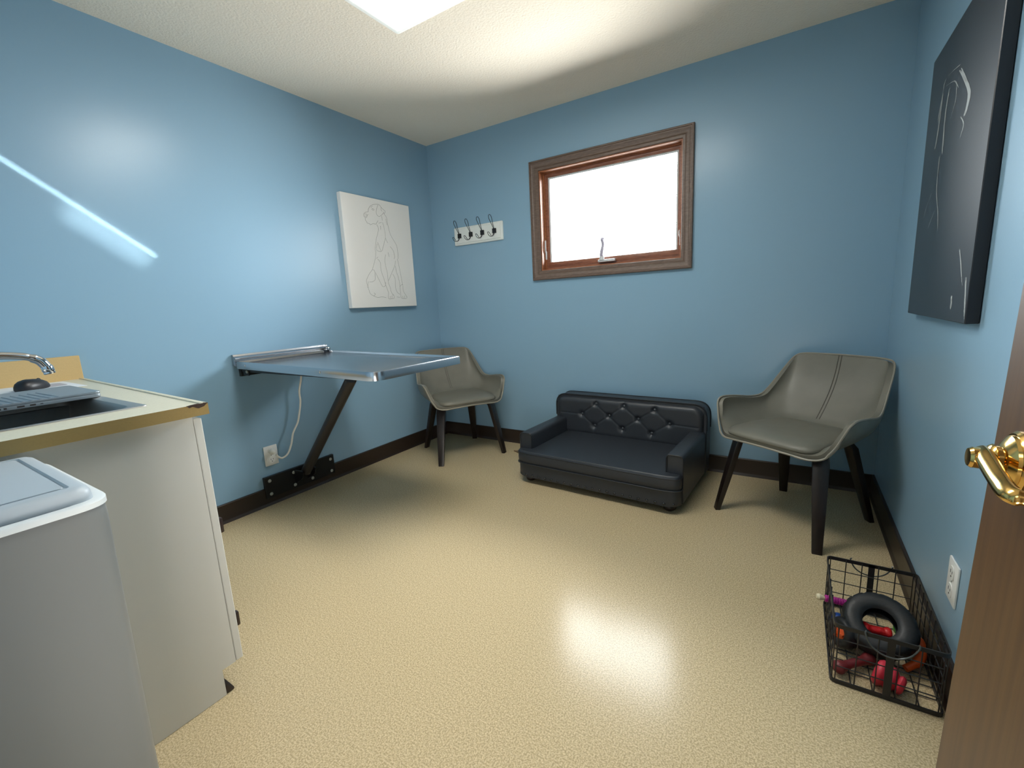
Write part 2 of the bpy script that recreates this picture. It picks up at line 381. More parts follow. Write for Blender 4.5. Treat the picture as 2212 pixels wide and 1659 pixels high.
def dup(root, **kw):
    """copy a thing with its parts and sub-parts"""
    def cp(o, par):
        c = o.copy(); COL.objects.link(c); c.parent = par
        for ch in list(o.children): cp(ch, c)
        return c
    r = cp(root, root.parent)
    for k, v in kw.items(): r[k] = v
    return r
DOG = [[(-0.709,1.822),(-0.705,1.841),(-0.683,1.865),(-0.649,1.88),(-0.607,1.886),(-0.588,1.873),(-0.577,1.863),(-0.559,1.853),(-0.551,1.848),(-0.555,1.835),(-0.562,1.829),(-0.569,1.842)],[(-0.612,1.882),(-0.627,1.858),(-0.636,1.826),(-0.63,1.809),(-0.614,1.802),(-0.596,1.81),(-0.577,1.825),(-0.565,1.836)],[(-0.584,1.871),(-0.588,1.855),(-0.581,1.842)],[(-0.709,1.822),(-0.73,1.816),(-0.748,1.805),(-0.752,1.792),(-0.746,1.78),(-0.73,1.78),(-0.722,1.793),(-0.714,1.805)],[(-0.746,1.799),(-0.731,1.804),(-0.726,1.796),(-0.735,1.787),(-0.745,1.79)],[(-0.741,1.777),(-0.742,1.761),(-0.73,1.75),(-0.73,1.744),(-0.708,1.741),(-0.701,1.734),(-0.675,1.745),(-0.652,1.744),(-0.641,1.755),(-0.626,1.772)],[(-0.674,1.845),(-0.665,1.838),(-0.654,1.843),(-0.665,1.85),(-0.674,1.845)],[(-0.681,1.855),(-0.667,1.865)],[(-0.643,1.742),(-0.632,1.725),(-0.632,1.706),(-0.643,1.677),(-0.659,1.644),(-0.67,1.606),(-0.68,1.568),(-0.676,1.549)],[(-0.585,1.765),(-0.574,1.722),(-0.57,1.684),(-0.57,1.653),(-0.554,1.622)],[(-0.61,1.737),(-0.609,1.711)],[(-0.623,1.755),(-0.596,1.763)],[(-0.563,1.827),(-0.542,1.802),(-0.537,1.758),(-0.521,1.689),(-0.483,1.635),(-0.465,1.604),(-0.461,1.558),(-0.463,1.511)],[(-0.588,1.808),(-0.586,1.777)],[(-0.551,1.794),(-0.544,1.751)],[(-0.676,1.549),(-0.686,1.505),(-0.703,1.466),(-0.726,1.421),(-0.753,1.395),(-0.777,1.363),(-0.789,1.338),(-0.781,1.307),(-0.776,1.282),(-0.764,1.25),(-0.734,1.234),(-0.702,1.224),(-0.659,1.227),(-0.62,1.222)],[(-0.726,1.421),(-0.706,1.416),(-0.704,1.384),(-0.708,1.352),(-0.733,1.336),(-0.761,1.335)],[(-0.773,1.338),(-0.783,1.294)],[(-0.699,1.403),(-0.676,1.359),(-0.655,1.321),(-0.641,1.302),(-0.618,1.308),(-0.61,1.335)],[(-0.65,1.62),(-0.623,1.556),(-0.598,1.599),(-0.569,1.659)],[(-0.656,1.607),(-0.668,1.562),(-0.625,1.553)],[(-0.66,1.514),(-0.678,1.502)],[(-0.666,1.5),(-0.644,1.475),(-0.643,1.418),(-0.624,1.36),(-0.613,1.315),(-0.6,1.282),(-0.592,1.256)],[(-0.585,1.536),(-0.598,1.497),(-0.595,1.452),(-0.585,1.4),(-0.584,1.335),(-0.568,1.289),(-0.566,1.269),(-0.548,1.236)],[(-0.592,1.256),(-0.598,1.223),(-0.591,1.211),(-0.564,1.213),(-0.541,1.217),(-0.539,1.232),(-0.55,1.249)],[(-0.579,1.233),(-0.58,1.216)],[(-0.561,1.236),(-0.562,1.216)],[(-0.533,1.598),(-0.505,1.568),(-0.497,1.529),(-0.504,1.509)],[(-0.56,1.554),(-0.551,1.522)],[(-0.472,1.511),(-0.463,1.471),(-0.455,1.425),(-0.448,1.371),(-0.44,1.317),(-0.437,1.269),(-0.416,1.238),(-0.406,1.224)],[(-0.492,1.496),(-0.506,1.456),(-0.534,1.415),(-0.561,1.375),(-0.578,1.348)],[(-0.497,1.456),(-0.493,1.417),(-0.479,1.377),(-0.471,1.33),(-0.47,1.269),(-0.468,1.249)],[(-0.532,1.396),(-0.513,1.363),(-0.515,1.316),(-0.514,1.283),(-0.499,1.256),(-0.473,1.245)],[(-0.468,1.245),(-0.467,1.218),(-0.439,1.211),(-0.41,1.214),(-0.405,1.228)],[(-0.451,1.232),(-0.448,1.214)],[(-0.431,1.235),(-0.429,1.214)],[(-0.512,1.225),(-0.48,1.222)],[(-0.47,1.303),(-0.449,1.32),(-0.44,1.317)],[(-0.738,1.234),(-0.719,1.247),(-0.731,1.257)]]
STROKES = [([(-0.996,1.757),(-1.067,1.701),(-1.12,1.651),(-1.113,1.612),(-1.091,1.597)],0.009),([(-0.989,1.773),(-0.888,1.788),(-0.818,1.79),(-0.799,1.765)],0.004),([(-0.805,1.763),(-0.787,1.72),(-0.768,1.674)],0.004),([(-0.802,1.758),(-0.795,1.673),(-0.783,1.612),(-0.767,1.587)],0.005),([(-0.885,1.742),(-0.868,1.676),(-0.878,1.587),(-0.883,1.543)],0.005),([(-0.853,1.544),(-0.856,1.479),(-0.867,1.426),(-0.918,1.354),(-0.94,1.294)],0.003),([(-0.8,1.438),(-0.74,1.4),(-0.71,1.365)],0.002),([(-0.868,1.368),(-0.826,1.34),(-0.794,1.317)],0.003),([(-1.19,1.087),(-1.196,1.064),(-1.191,1.047)],0.005),([(-1.213,1.216),(-1.237,1.182),(-1.277,1.115)],0.003),([(-1.303,1.136),(-1.318,1.083),(-1.329,1.025)],0.004),([(-1.059,1.607),(-1.101,1.573),(-1.076,1.541)],0.003),([(-0.969,1.725),(-0.979,1.676),(-0.933,1.633)],0.002),([(-0.827,1.768),(-0.903,1.754),(-0.952,1.739),(-0.998,1.703)],0.003)]

# ================================================================ the room
t = 0.10
struct('floor', box(NB(), -t, 3.7, -4.35, t, -0.08, 0.0), M['floor'])
struct('ceiling', box(NB(), -t, 3.7, -4.35, t+0.05, H, H+0.08), M['ceiling'])
struct('wall_left', box(NB(), -t, 0, FY-t, 0.15, 0, H), M['wall'])
struct('wall_right', box(NB(), W, W+t, FY-t, 0.15, 0, H), M['wall'])
WX0, WX1, WZ0, WZ1 = 1.036, 2.022, 1.357, 2.052            # window opening
bm = NB()
box(bm, 0, WX0, 0, 0.15, 0, H); box(bm, WX1, W, 0, 0.15, 0, H)
box(bm, WX0, WX1, 0, 0.15, 0, WZ0); box(bm, WX0, WX1, 0, 0.15, WZ1, H)
struct('wall_back', bm, M['wall'])
DX0, DX1 = 1.98, 2.885                                     # doorway
bm = NB()
box(bm, 0, DX0, FY-t, FY, 0, H); box(bm, DX1, W, FY-t, FY, 0, H); box(bm, DX0, DX1, FY-t, FY, 2.06, H)
struct('wall_front', bm, M['wall'])
struct('wall_hall', box(NB(), 0.9, 3.7, -4.35, -4.25, 0, H), M['hall'])
bm = NB(); box(bm, 0.9, 1.0, -4.25, FY-t, 0, H); box(bm, 3.6, 3.7, -4.25, FY-t, 0, H); box(bm, W+t, 3.7, FY-t, FY, 0, H)
struct('wall_hall_ends', bm, M['hall'])

def baseboard(name, p0, p1, nrm):
    """0.108 high board with a small cove toe; nrm points into the room"""
    a = Vector(p0); b = Vector(p1); n = Vector(nrm)
    prof = [(0, 0), (0.021, 0), (0.019, 0.006), (0.0135, 0.013), (0.012, 0.018), (0.012, 0.104), (0.008, 0.108), (0, 0.108)]
    bm = NB()
    A = [bm.verts.new(a + n*u + Vector((0, 0, z))) for u, z in prof]
    B = [bm.verts.new(b + n*u + Vector((0, 0, z))) for u, z in prof]
    k = len(prof)
    for i in range(k): bm.faces.new([A[i], A[(i+1) % k], B[(i+1) % k], B[i]])
    bm.faces.new(A); bm.faces.new(B)
    return struct(name, bm, M['base'], angle=25)
baseboard('baseboard_left', (0, -2.44, 0), (0, 0, 0), (1, 0, 0))
baseboard('baseboard_back', (0, 0, 0), (W, 0, 0), (0, -1, 0))
baseboard('baseboard_right', (W, FY, 0), (W, 0, 0), (-1, 0, 0))

# ---------------------------------------------------------------- window
def ring_prof(bm, x0, x1, z0, z1, prof, y=0.0):
    """mitred frame: prof = (inset from the outer edge, y) going round the section"""
    loops = []
    for cx, cz, sx, sz in ((x0, z0, 1, 1), (x1, z0, -1, 1), (x1, z1, -1, -1), (x0, z1, 1, -1)):
        loops.append([bm.verts.new((cx + sx*u, y + v, cz + sz*u)) for u, v in prof])
    k = len(prof)
    for i in range(4):
        a, b = loops[i], loops[(i+1) % 4]
        for j in range(k): bm.faces.new([a[j], a[(j+1) % k], b[(j+1) % k], b[j]])
    return bm
wn = ring_prof(NB(), 0.970, 2.088, 1.292, 2.118,
     [(0, 0), (0, -0.022), (0.004, -0.026), (0.010, -0.026), (0.013, -0.021), (0.019, -0.0205), (0.026, -0.017), (0.040, -0.0145), (0.046, -0.016), (0.052, -0.011), (0.0655, -0.010), (0.068, -0.006), (0.068, 0)])
win = struct('window_1', wn, M['casing'], angle=20)
bm = ring_prof(NB(), WX0 - 0.001, WX1 + 0.001, WZ0 - 0.001, WZ1 + 0.001, [(0, 0.0), (0.010, 0.0), (0.010, 0.052), (0.018, 0.052), (0.018, 0.149), (0, 0.149)])
struct('window_jamb', bm, M['jamb'], win)
bm = ring_prof(NB(), WX0+0.016, WX1-0.016, WZ0+0.016, WZ1-0.016, [(0, 0.060), (0.014, 0.060), (0.017, 0.066), (0.022, 0.066), (0.026, 0.078), (0.026, 0.110), (0, 0.110)])
box(bm, WX0+0.03, WX1-0.03, 0.058, 0.108, WZ0+0.028, WZ0+0.062, 0.003)
struct('window_sash', bm, M['sash'], win)
bm = ring_prof(NB(), WX0+0.040, WX1-0.040, WZ0+0.056, WZ1-0.040, [(0, 0.070), (0.010, 0.074), (0.010, 0.086), (0, 0.086)])
struct('glazing_bead', bm, M['gasket'], win)
struct('window_pane', box(NB(), WX0+0.038, WX1-0.038, 0.080, 0.085, WZ0+0.054, WZ1-0.038), M['glass'], win)
# operator with its folding crank, and the two sash locks
bm = NB(); box(bm, 1.462, 1.585, 0.026, 0.060, WZ0+0.026, WZ0+0.044, 0.005)
lathe(bm, [(0, 0), (0.018, 0), (0.016, 0.022), (0.010, 0.03), (0, 0.031)], 14, Matrix.Translation((1.490, 0.034, WZ0+0.040)))
crank = struct('window_crank', bm, M['gasket'], win)
pts = cat([(1.488, 0.030, 1.425), (1.493, 0.022, 1.445), (1.500, 0.020, 1.475), (1.506, 0.018, 1.500), (1.503, 0.010, 1.525), (1.508, 0.002, 1.536)], 4)
struct('crank_handle', tube(NB(), pts, [0.012]*8 + [0.010]*8 + [0.012]*(len(pts)-16), 10), M['crank'], crank)
for x, s in ((WX0+0.012, 1), (WX1-0.012, -1)):
    bm = NB(); box(bm, x, x+s*0.010, 0.040, 0.056, 1.44, 1.50, 0.003) if s > 0 else box(bm, x-0.010, x, 0.040, 0.056, 1.44, 1.50, 0.003)
    tube(bm, cat([(x+s*0.006, 0.036, 1.49), (x+s*0.010, 0.030, 1.52), (x+s*0.008, 0.034, 1.575 if s > 0 else 1.53)], 4), 0.005, 6)
    struct('sash_lock', bm, M['gasket'], win)

# ---------------------------------------------------------------- door, open against the right-hand side
dr = thing('door_1', None, None, (2.846, -2.205, 0.0)); dr['kind'] = 'structure'
dr.rotation_euler = (0, math.radians(1.3), 0)
struct('door_leaf', box(NB(), 0, 0.036, -0.86, 0, 0.012, 2.03, 0.0015, 1), M['door'], dr)
hz, hy = 0.917, -0.076
hd = NB()
lathe(hd, [(0, 0), (0.036, 0), (0.036, 0.003), (0.033, 0.006), (0.031, 0.006), (0.030, 0.009), (0.022, 0.014), (0.0165, 0.016), (0.0165, 0.020), (0.0185, 0.022), (0.0165, 0.025), (0.0125, 0.027), (0.0125, 0.039), (0.0105, 0.042), (0, 0.0425)], 36, aim((0, hy, hz), (-1, 0, 0)))
hd = obj('door_handle', hd, M['brass'], dr, 30)
bm = NB()
pts = cat([(-0.031, hy+0.008, hz+0.006), (-0.031, hy-0.006, hz+0.006), (-0.031, hy-0.030, hz+0.001), (-0.031, hy-0.060, hz-0.005), (-0.031, hy-0.082, hz-0.008), (-0.028, hy-0.094, hz-0.009), (-0.020, hy-0.097, hz-0.009), (-0.013, hy-0.095, hz-0.009)], 6)
n = len(pts)
tube(bm, pts, [0.0095 if i < n*0.75 else 0.0080 for i in range(n)], 14, flat=0.62)
lathe(bm, [(0, -0.008), (0.005, -0.006), (0.0085, 0), (0.005, 0.006), (0, 0.008)], 14, aim((-0.015, hy-0.096, hz-0.009), (1, 0, 0)))
obj('door_lever', bm, M['brass'], hd, 40)
bm = NB(); lathe(bm, [(0, 0), (0.0035, 0), (0.0035, 0.001), (0, 0.001)], 10, aim((-0.008, hy+0.004, hz+0.025), (-1, 0, 0)))
obj('rosette_screw', bm, M['slot'], hd)

# ---------------------------------------------------------------- ceiling lamp
lx0, lx1, ly0, ly1 = 1.0, 2.21, -1.89, -1.27
lamp = thing('ceiling_light', 'wide fluorescent ceiling lamp with a ribbed white lens', 'ceiling light', (0, 0, 0))
obj('housing', box(NB(), lx0+0.012, lx1-0.012, ly0+0.012, ly1-0.012, H-0.028, H), M['lamp_housing'], lamp)
bm = NB()
out = []
for inset, z in ((0.0, H-0.022), (0.0, H-0.040), (0.010, H-0.056), (0.045, H-0.072), (0.10, H-0.080)):
    pts = rounded([(lx0+inset, ly0+inset), (lx1-inset, ly0+inset), (lx1-inset, ly1-inset), (lx0+inset, ly1-inset)], 0.012 + inset*0.3, 4)
    out.append([bm.verts.new((x, y, z)) for x, y in pts])
for a, b in zip(out, out[1:]):
    for i in range(len(a)): bm.faces.new([a[i], a[(i+1) % len(a)], b[(i+1) % len(a)], b[i]])
bm.faces.new(out[-1]); bm.faces.new(out[0][::-1])
obj('lens', bm, M['lens'], lamp, 50)

# ================================================================ tub chairs
def half_to_ring(h):
    """h: points from front centre (x = 0) round the +x side to back centre (x = 0) -> closed ring"""
    return h + [(-x, y, z) for x, y, z in h[-2:0:-1]]
RIM = [(0, -.272, .424), (.12, -.270, .421), (.195, -.262, .417), (.240, -.240, .428), (.268, -.222, .465), (.288, -.206, .520), (.303, -.190, .566), (.308, -.150, .585),
       (.302, -.060, .578), (.286, .040, .564), (.270, .105, .572), (.258, .155, .615), (.247, .205, .670), (.234, .258, .730), (.218, .292, .768), (.185, .305, .782), (.10, .308, .786), (0, .310, .787)]
CRE = [(0, -.225, .432), (.11, -.224, .430), (.165, -.215, .428), (.195, -.195, .430), (.205, -.180, .432), (.210, -.160, .434), (.214, -.140, .436), (.216, -.100, .438),
       (.214, -.050, .440), (.208, -.005, .442), (.198, .035, .444), (.188, .060, .446), (.178, .080, .448), (.164, .100, .450), (.145, .115, .452), (.120, .124, .453), (.065, .130, .454), (0, .132, .454)]
def chair_shell():
    rim = cat(half_to_ring(RIM), 4, True); cre = cat(half_to_ring(CRE), 4, True); n = len(rim)
    rows = []
    ctr = Vector((0, -.06, .425))
    for s in (0.35, 0.7):
        rows.append([ctr.lerp(c, s) for c in cre])
    NV = 9
    def wallpt(i, v):
        c, r = cre[i], rim[i]; p = c.lerp(r, v)
        hgt = max(0.0, r.z - c.z)
        o = Vector((c.x, c.y + .05, 0)); o = o.normalized() if o.length > 1e-6 else Vector((0, 1, 0))
        b = math.sin(PI * min(1, v)) * min(0.035, hgt * 0.22)          # belly of the bucket
        return p + o * b * (1.0 if v < 1 else 0)
    for k in range(NV + 1):
        rows.append([wallpt(i, k / NV) for i in range(n)])
    return rows, rim, wallpt, n
ROWS, RIMC, WALLPT, NR = chair_shell()
def build_chair():
    t_ = thing('tub_chair', 'grey leather tub chair in the far left corner, partly behind the steel table', 'chair', (0.447, -0.356, 0), math.radians(59.5), 'grey leather tub chairs')
    bm = NB(); V = [[bm.verts.new(p) for p in r] for r in ROWS]
    c = bm.verts.new((0, -.06, .423))
    for i in range(NR):
        j = (i+1) % NR
        bm.faces.new([c, V[0][i], V[0][j]])
        for a, b in zip(V, V[1:]): bm.faces.new([a[i], b[i], b[j], a[j]])
    sh = obj('seat_shell', bm, M['leather'], t_, 60)
    so = sh.modifiers.new('thickness', 'SOLIDIFY'); so.thickness = 0.026; so.offset = 0.0
    # piping round the rim
    out = []
    for i, p in enumerate(RIMC):
        q = Vector((p.x, p.y, 0)); q = q.normalized() if q.length > 0 else Vector((0, 1, 0))
        out.append(p + q * 0.012 + Vector((0, 0, -0.004 if p.z < .44 else 0.004)))
    obj('piping', tube(NB(), out, 0.0048, 6, True), M['leather_pipe'], t_, label='pale piping along the rim')
    # cushion
    bm = NB(); n = 48; cx, cyy, hx, hy_ = 0, -.066, .223, .213
    lay = [(0.90, .428), (0.985, .434), (1.0, .446), (0.97, .459), (0.88, .468), (0.66, .473), (0.33, .475)]
    rings = []
    for s, z in lay:
        r = []
        for k in range(n):
            a = 2*PI*k/n; ca, sa = math.cos(a), math.sin(a); e = 0.33
            x = hx * s * math.copysign(abs(ca)**e, ca); y = hy_ * s * math.copysign(abs(sa)**e, sa)
            x *= 1 - 0.13 * max(0, y/hy_)
            zz = z - 0.012 * max(0, (-y/hy_ - 0.55)) * (1 if z > .44 else 0)
            r.append(bm.verts.new((cx + x, cyy + y, zz)))
        rings.append(r)
    for a, b in zip(rings, rings[1:]):
        for k in range(n): bm.faces.new([a[k], a[(k+1) % n], b[(k+1) % n], b[k]])
    bm.faces.new(rings[0][::-1]); tp = bm.verts.new((cx, cyy, .4755))
    for k in range(n): bm.faces.new([rings[-1][k], rings[-1][(k+1) % n], tp])
    obj('seat_cushion', bm, M['leather'], t_, 60)
    # the double seam down the middle of the back
    bm = NB(); ib = min(range(NR), key=lambda i: abs(RIMC[i].x) - RIMC[i].y)
    for dx in (-.007, .007):
        tube(bm, [WALLPT(ib, v/12) + Vector((dx, -.0135, .004)) for v in range(1, 13)], 0.0022, 6)
    obj('back_seam', bm, M['seam'], t_)
    for sx in (-1, 1):
        for top, bot in (((.195, -.165, .425), (.254, -.250, 0)), ((.150, .125, .435), (.214, .245, 0))):
            bm = NB(); rings = []
            a = Vector((sx*top[0], top[1], top[2])); b = Vector((sx*bot[0], bot[1], bot[2]))
            out_ = Vector((b.x - a.x, b.y - a.y, 0)).normalized(); sd = Vector((-out_.y, out_.x, 0))
            for f, wd_, th in ((0, .064, .030), (.12, .064, .030), (.6, .050, .027), (1.0, .038, .023)):
                p = a.lerp(b, f)
                if f == 0: p = p - out_ * 0.03
                rings.append([bm.verts.new(p + sd*i*wd_/2 + out_*j*th/2) for i, j in ((-1,-1),(1,-1),(1,1),(-1,1))])
            for q, r in zip(rings, rings[1:]):
                for k in range(4): bm.faces.new([q[k], q[(k+1) % 4], r[(k+1) % 4], r[k]])
            bm.faces.new(rings[0]); bm.faces.new(rings[-1][::-1])
            bmesh.ops.bevel(bm, geom=[e for e in bm.edges if abs((e.verts[0].co - e.verts[1].co).z) > .02], offset=.003, segments=2, profile=.5, affect='EDGES')
            obj('leg', bm, M['espresso'], t_, 40)
    return t_
chair = build_chair()
c2 = dup(chair, label='grey leather tub chair in the right-hand corner, between the black sofa and the wire basket')
c2.location = (2.690, -0.482, 0); c2.rotation_euler = (0, 0, math.radians(-31.7))

# ================================================================ pet sofa
sofa = thing('pet_sofa', 'low black tufted pet sofa against the blue wall under the window', 'sofa', (1.700, -0.395, 0), math.radians(-3.0))
SW = 0.512
base_o = rounded([(-SW+.005, .315), (-SW+.005, -.336), (SW-.005, -.336), (SW-.005, .315)], [0.02, 0.075, 0.075, 0.02], 8)
bs = obj('base', extrude_poly(NB(), base_o, 0.045, 0.135, 'z', 0.006), M['sofa'], sofa)
cush_o = rounded([(-.425, .215), (-.425, -.272), (-SW+.006, -.272), (-SW+.004, -.302), (-SW+.022, -.330), (-SW+.085, -.345), (SW-.085, -.345), (SW-.022, -.330), (SW-.004, -.302), (SW-.006, -.272), (.425, -.272), (.425, .215)], [0.03, .025, .014, .02, .03, .05, .05, .03, .02, .014, .025, 0.03], 6)
bm = NB()
def ins(pts, d):
    c = []
    N = len(pts)
    for i in range(N):
        a, b, p = Vector(pts[i-1]), Vector(pts[(i+1) % N]), Vector(pts[i])
        tn = (b - a).normalized(); c.append((p.x - tn.y*d, p.y + tn.x*d))
    return c
rings = []
for d, z in ((0.008, 0.132), (0.002, 0.140), (0.0, 0.165), (0.001, 0.196), (0.004, 0.207), (0.010, 0.2135)):
    rings.append([bm.verts.new((x, y, z)) for x, y in ins(cush_o, d)])
for a, b in zip(rings, rings[1:]):
    for i in range(len(a)): bm.faces.new([a[i], a[(i+1) % len(a)], b[(i+1) % len(a)], b[i]])
top = bm.faces.new(rings[-1]); bm.faces.new(rings[0][::-1])
cu = obj('seat_cushion', bm, M['sofa'], sofa, 50)
for z, d, nm in ((0.199, 0.003, 'piping'), (0.134, 0.0, 'piping')):
    obj(nm, tube(NB(), [(x, y, z) for x, y in ins(cush_o, d)], 0.0045, 6, True), M['sofa_pipe'], cu)
# armrests
for s in (-1, 1):
    x0, x1 = sorted((s*.420, s*(SW-.002)))
    ao = rounded([(x0, .047), (x1, .047), (x1, .312), (x0, .312)], [0.004, 0.004, 0.022, 0.022], 5)
    bm = extrude_poly(NB(), ao, -.272, .225, 'y', 0.004)
    if s > 0: pass
    ar = obj('armrest', bm, M['sofa'], sofa)
    fo = rounded([(x0+.003, .196), (x1-.003, .196), (x1-.003, .309), (x0+.003, .309)], [0.012, 0.004, 0.022, 0.022], 5)
    obj('piping', tube(NB(), [(x, -.274, z) for x, z in fo], 0.004, 6, True), M['sofa_pipe'], ar)
    obj('piping', tube(NB(), [(s*(SW-.004), -.273, z) for z in (.05, .10, .15, .20)], 0.004, 6), M['sofa_pipe'], ar)
# backrest: block with rounded ears, tufted front
bo = rounded([(-SW-.004, .048), (SW+.004, .048), (SW+.004, .475), (-SW-.004, .475)], [0.0, 0.0, 0.085, 0.085], 8)
bm = extrude_poly(NB(), bo, .225, .335, 'y', 0.014, 3)
BTN = [(-.197, .424), (.003, .426), (.207, .420), (-.303, .345), (-.101, .349), (.100, .348), (.302, .340), (-.208, .270), (-.007, .271), (.188, .265)]
LNK = [(3, 0), (0, 4), (4, 1), (1, 5), (5, 2), (2, 6), (3, 7), (7, 4), (4, 8), (8, 5), (5, 9), (9, 6)]
SEG = [(BTN[a], BTN[b]) for a, b in LNK] + [(BTN[k], (BTN[k][0], .47)) for k in (0, 1, 2)] + [(BTN[k], (BTN[k][0], .20)) for k in (7, 8, 9)] + [(BTN[3], (-.47, .345)), (BTN[6], (.47, .335))]
def segd(p, a, b):
    a = Vector(a); b = Vector(b); p = Vector(p); t_ = max(0, min(1, (p-a).dot(b-a)/(b-a).length_squared)); return (p - a.lerp(b, t_)).length
nx, nz = 150, 60; G = []
for j in range(nz + 1):
    row = []
    for i in range(nx + 1):
        x = -.500 + 1.0*i/nx; z = .190 + .272*j/nz
        ex = min(1, (0.500 - abs(x))/.05); ez = min(1, (z-.190)/.04, (.462 - z)/.035)
        # follow the rounded ears
        cxr = max(0, abs(x)-.43); czr = max(0, z-.392); rr = math.hypot(cxr, czr)/.07 if (cxr > 0 and czr > 0) else 0
        e = max(0, min(ex, ez, (1 - rr)/.5 if rr else 1)); e = math.sqrt(1 - (1-e)**2)
        d = 0.030*e
        for bx, bz in BTN: d -= 0.021*math.exp(-((x-bx)**2 + (z-bz)**2)/(2*.0125**2)) * e
        sd_ = min(segd((x, z), a, b) for a, b in SEG)
        d -= 0.0035*math.exp(-(sd_/.004)**2) * e
        row.append(bm.verts.new((x, .2262 - d, z)))
    G.append(row)
for j in range(nz):
    for i in range(nx): bm.faces.new([G[j][i], G[j][i+1], G[j+1][i+1], G[j+1][i]])
bk = obj('backrest', bm, M['sofa'], sofa, 60)
for bx, bz in BTN:
    bm = NB(); lathe(bm, [(0, -.004), (.0105, -.002), (.0105, .001), (.008, .005), (.004, .007), (0, .0075)], 14, aim((bx, .2262-.012, bz), (0, -1, 0)))
    obj('tufting_button', bm, M['button'], bk)
po = [(x, z) for x, z in bo if z > .32]
for yy in (.224, .326):
    obj('piping', tube(NB(), [(SW+.004, yy, .318)] + [(x, yy, z) for x, z in po] + [(-SW-.004, yy, .318)], 0.0045, 6), M['sofa_pipe'], bk)
for k in range(22):
    bm = NB()
    x = -.475 + .95*k/21; y = -.3365
    if abs(x) > SW-.080:
        u = (abs(x) - (SW-.080))/.075; y = -.3365 + .0375*u*u
    lathe(bm, [(0, 0), (.0085, 0), (.0072, .0038), (.004, .006), (0, .0066)], 12, aim((x, y, .060), (0, -1, 0)))
    obj('nailhead', bm, M['stud'], bs)
for sx, sy in ((-.44, -.265), (.44, -.265), (-.44, .265), (.44, .265)):
    bm = NB(); lathe(bm, [(0, 0), (.022, 0), (.031, .008), (.034, .020), (.030, .032), (.024, .038), (.027, .046), (0, .046)], 20, Matrix.Translation((sx, sy, 0)))
    obj('foot', bm, M['espresso'], sofa)

# the brown scrap by the sofa's left arm
bm = NB(); extrude_poly(bm, [(.842, -.205), (.965, -.262), (.955, -.150)], 0.0, 0.006, 'z')
tag(obj('cardboard_scrap', bm, M['cardboard']), "small brown scrap on the floor beside the black sofa's left arm", 'scrap')

# ================================================================ folding steel exam table
tb = thing('exam_table', 'wall-mounted stainless steel folding exam table on a black diagonal tube', 'table', (0, 0, 0))
TX1, TY0, TY1 = 1.155, -1.745, -1.158
slope = -0.018 / 1.15
def zt(x): return 0.888 + slope * x
o = rounded([(0.026, TY0), (TX1, TY0), (TX1, TY1), (0.026, TY1)], [0.01, 0.060, 0.022, 0.01], 8)
bm = NB(); rings = []
def top_ring(d, dz):
    q = rounded([(0.026+d, TY0+d), (TX1-d, TY0+d), (TX1-d, TY1-d), (0.026+d, TY1-d)], [max(.004, .012-d), max(.02, .060-d), max(.014, .024-d*.5), max(.004, .012-d)], 8)
    return [bm.verts.new((x, y, zt(x) + dz)) for x, y in q]
for d, dz in ((0.0, -0.040), (0.0, -0.006), (0.003, 0.0), (0.010, 0.0), (0.018, -0.010), (0.055, -0.014)):
    rings.append(top_ring(d, dz))
for a, b in zip(rings, rings[1:]):
    for i in range(len(a)): bm.faces.new([a[i], a[(i+1) % len(a)], b[(i+1) % len(a)], b[i]])
bm.faces.new(rings[-1])
inn = top_ring(.003, -.040)
for i in range(len(inn)): bm.faces.new([rings[0][i], inn[i], inn[(i+1) % len(inn)], rings[0][(i+1) % len(inn)]])
up = top_ring(.006, -.019)
for i in range(len(inn)): bm.faces.new([inn[i], up[i], up[(i+1) % len(inn)], inn[(i+1) % len(inn)]])
bm.faces.new(up[::-1])
tt = obj('tabletop', bm, M['steel'], tb, 30)
for x, y in ((0.12, TY0), (0.78, TY0)):
    bm = NB(); lathe(bm, [(0, 0), (.008, 0), (.007, .002), (.003, .0035), (0, .0035)], 12, aim((x, y, zt(x)-0.018), (0, -1, 0)))
    obj('screw', bm, M['steel'], tt)
bm = NB()
prof = [(0.001, .862), (0.024, .862), (0.024, .896), (0.040, .900), (0.042, .906), (0.022, .914), (0.018, .924), (0.001, .924)]
extrude_poly(bm, [(u, v) for u, v in prof], TY0-.004, TY1+.004, 'y')
# the profile above runs in x/z
wr = obj('wall_rail', bm, M['steel'], tb, 20)
bm = NB(); lathe(bm, [(0, 0), (.011, 0), (.0125, .004), (.0125, .026), (.010, .032), (0, .032)], 18, aim((0.050, TY1-.034, .900), (0, 1, 0)))
obj('hinge_barrel', bm, M['chrome'], tb)
bm = NB()
for y in (-1.70, -1.20): box(bm, 0.004, 1.02, y-.016, y+.016, .826, .846)
for x in (.20, .62): box(bm, x-.03, x+.03, -1.70, -1.20, .822, .842)
box(bm, 0.0, 0.022, -1.72, -1.18, .80, .862)
obj('underframe', bm, M['black_metal'], tb)
bm = NB(); box(bm, 0.05, .105, -1.722, -1.716, .808, .848)
br = obj('bracket', bm, M['black_metal'], tb)
bm = NB(); lathe(bm, [(0, 0), (.008, 0), (.008, .005), (0, .006)], 10, aim((.093, -1.722, .829), (0, -1, 0)))
obj('bolt', bm, M['screw'], br)
PA, PB = Vector((0.075, -1.450, .150)), Vector((0.668, -1.450, .826))
obj('support_tube', tube(NB(), [PA, PB], 0.030, 24), M['tube'], tb, 40)
bm = NB(); box(bm, .58, .76, -1.53, -1.37, .808, .822)
for y in (-1.492, -1.408): extrude_poly(bm, [(.60, .81), (.73, .81), (.70, .76), (.64, .76)], y-.005, y+.005, 'y')
obj('tube_bracket', bm, M['black_metal'], tb)
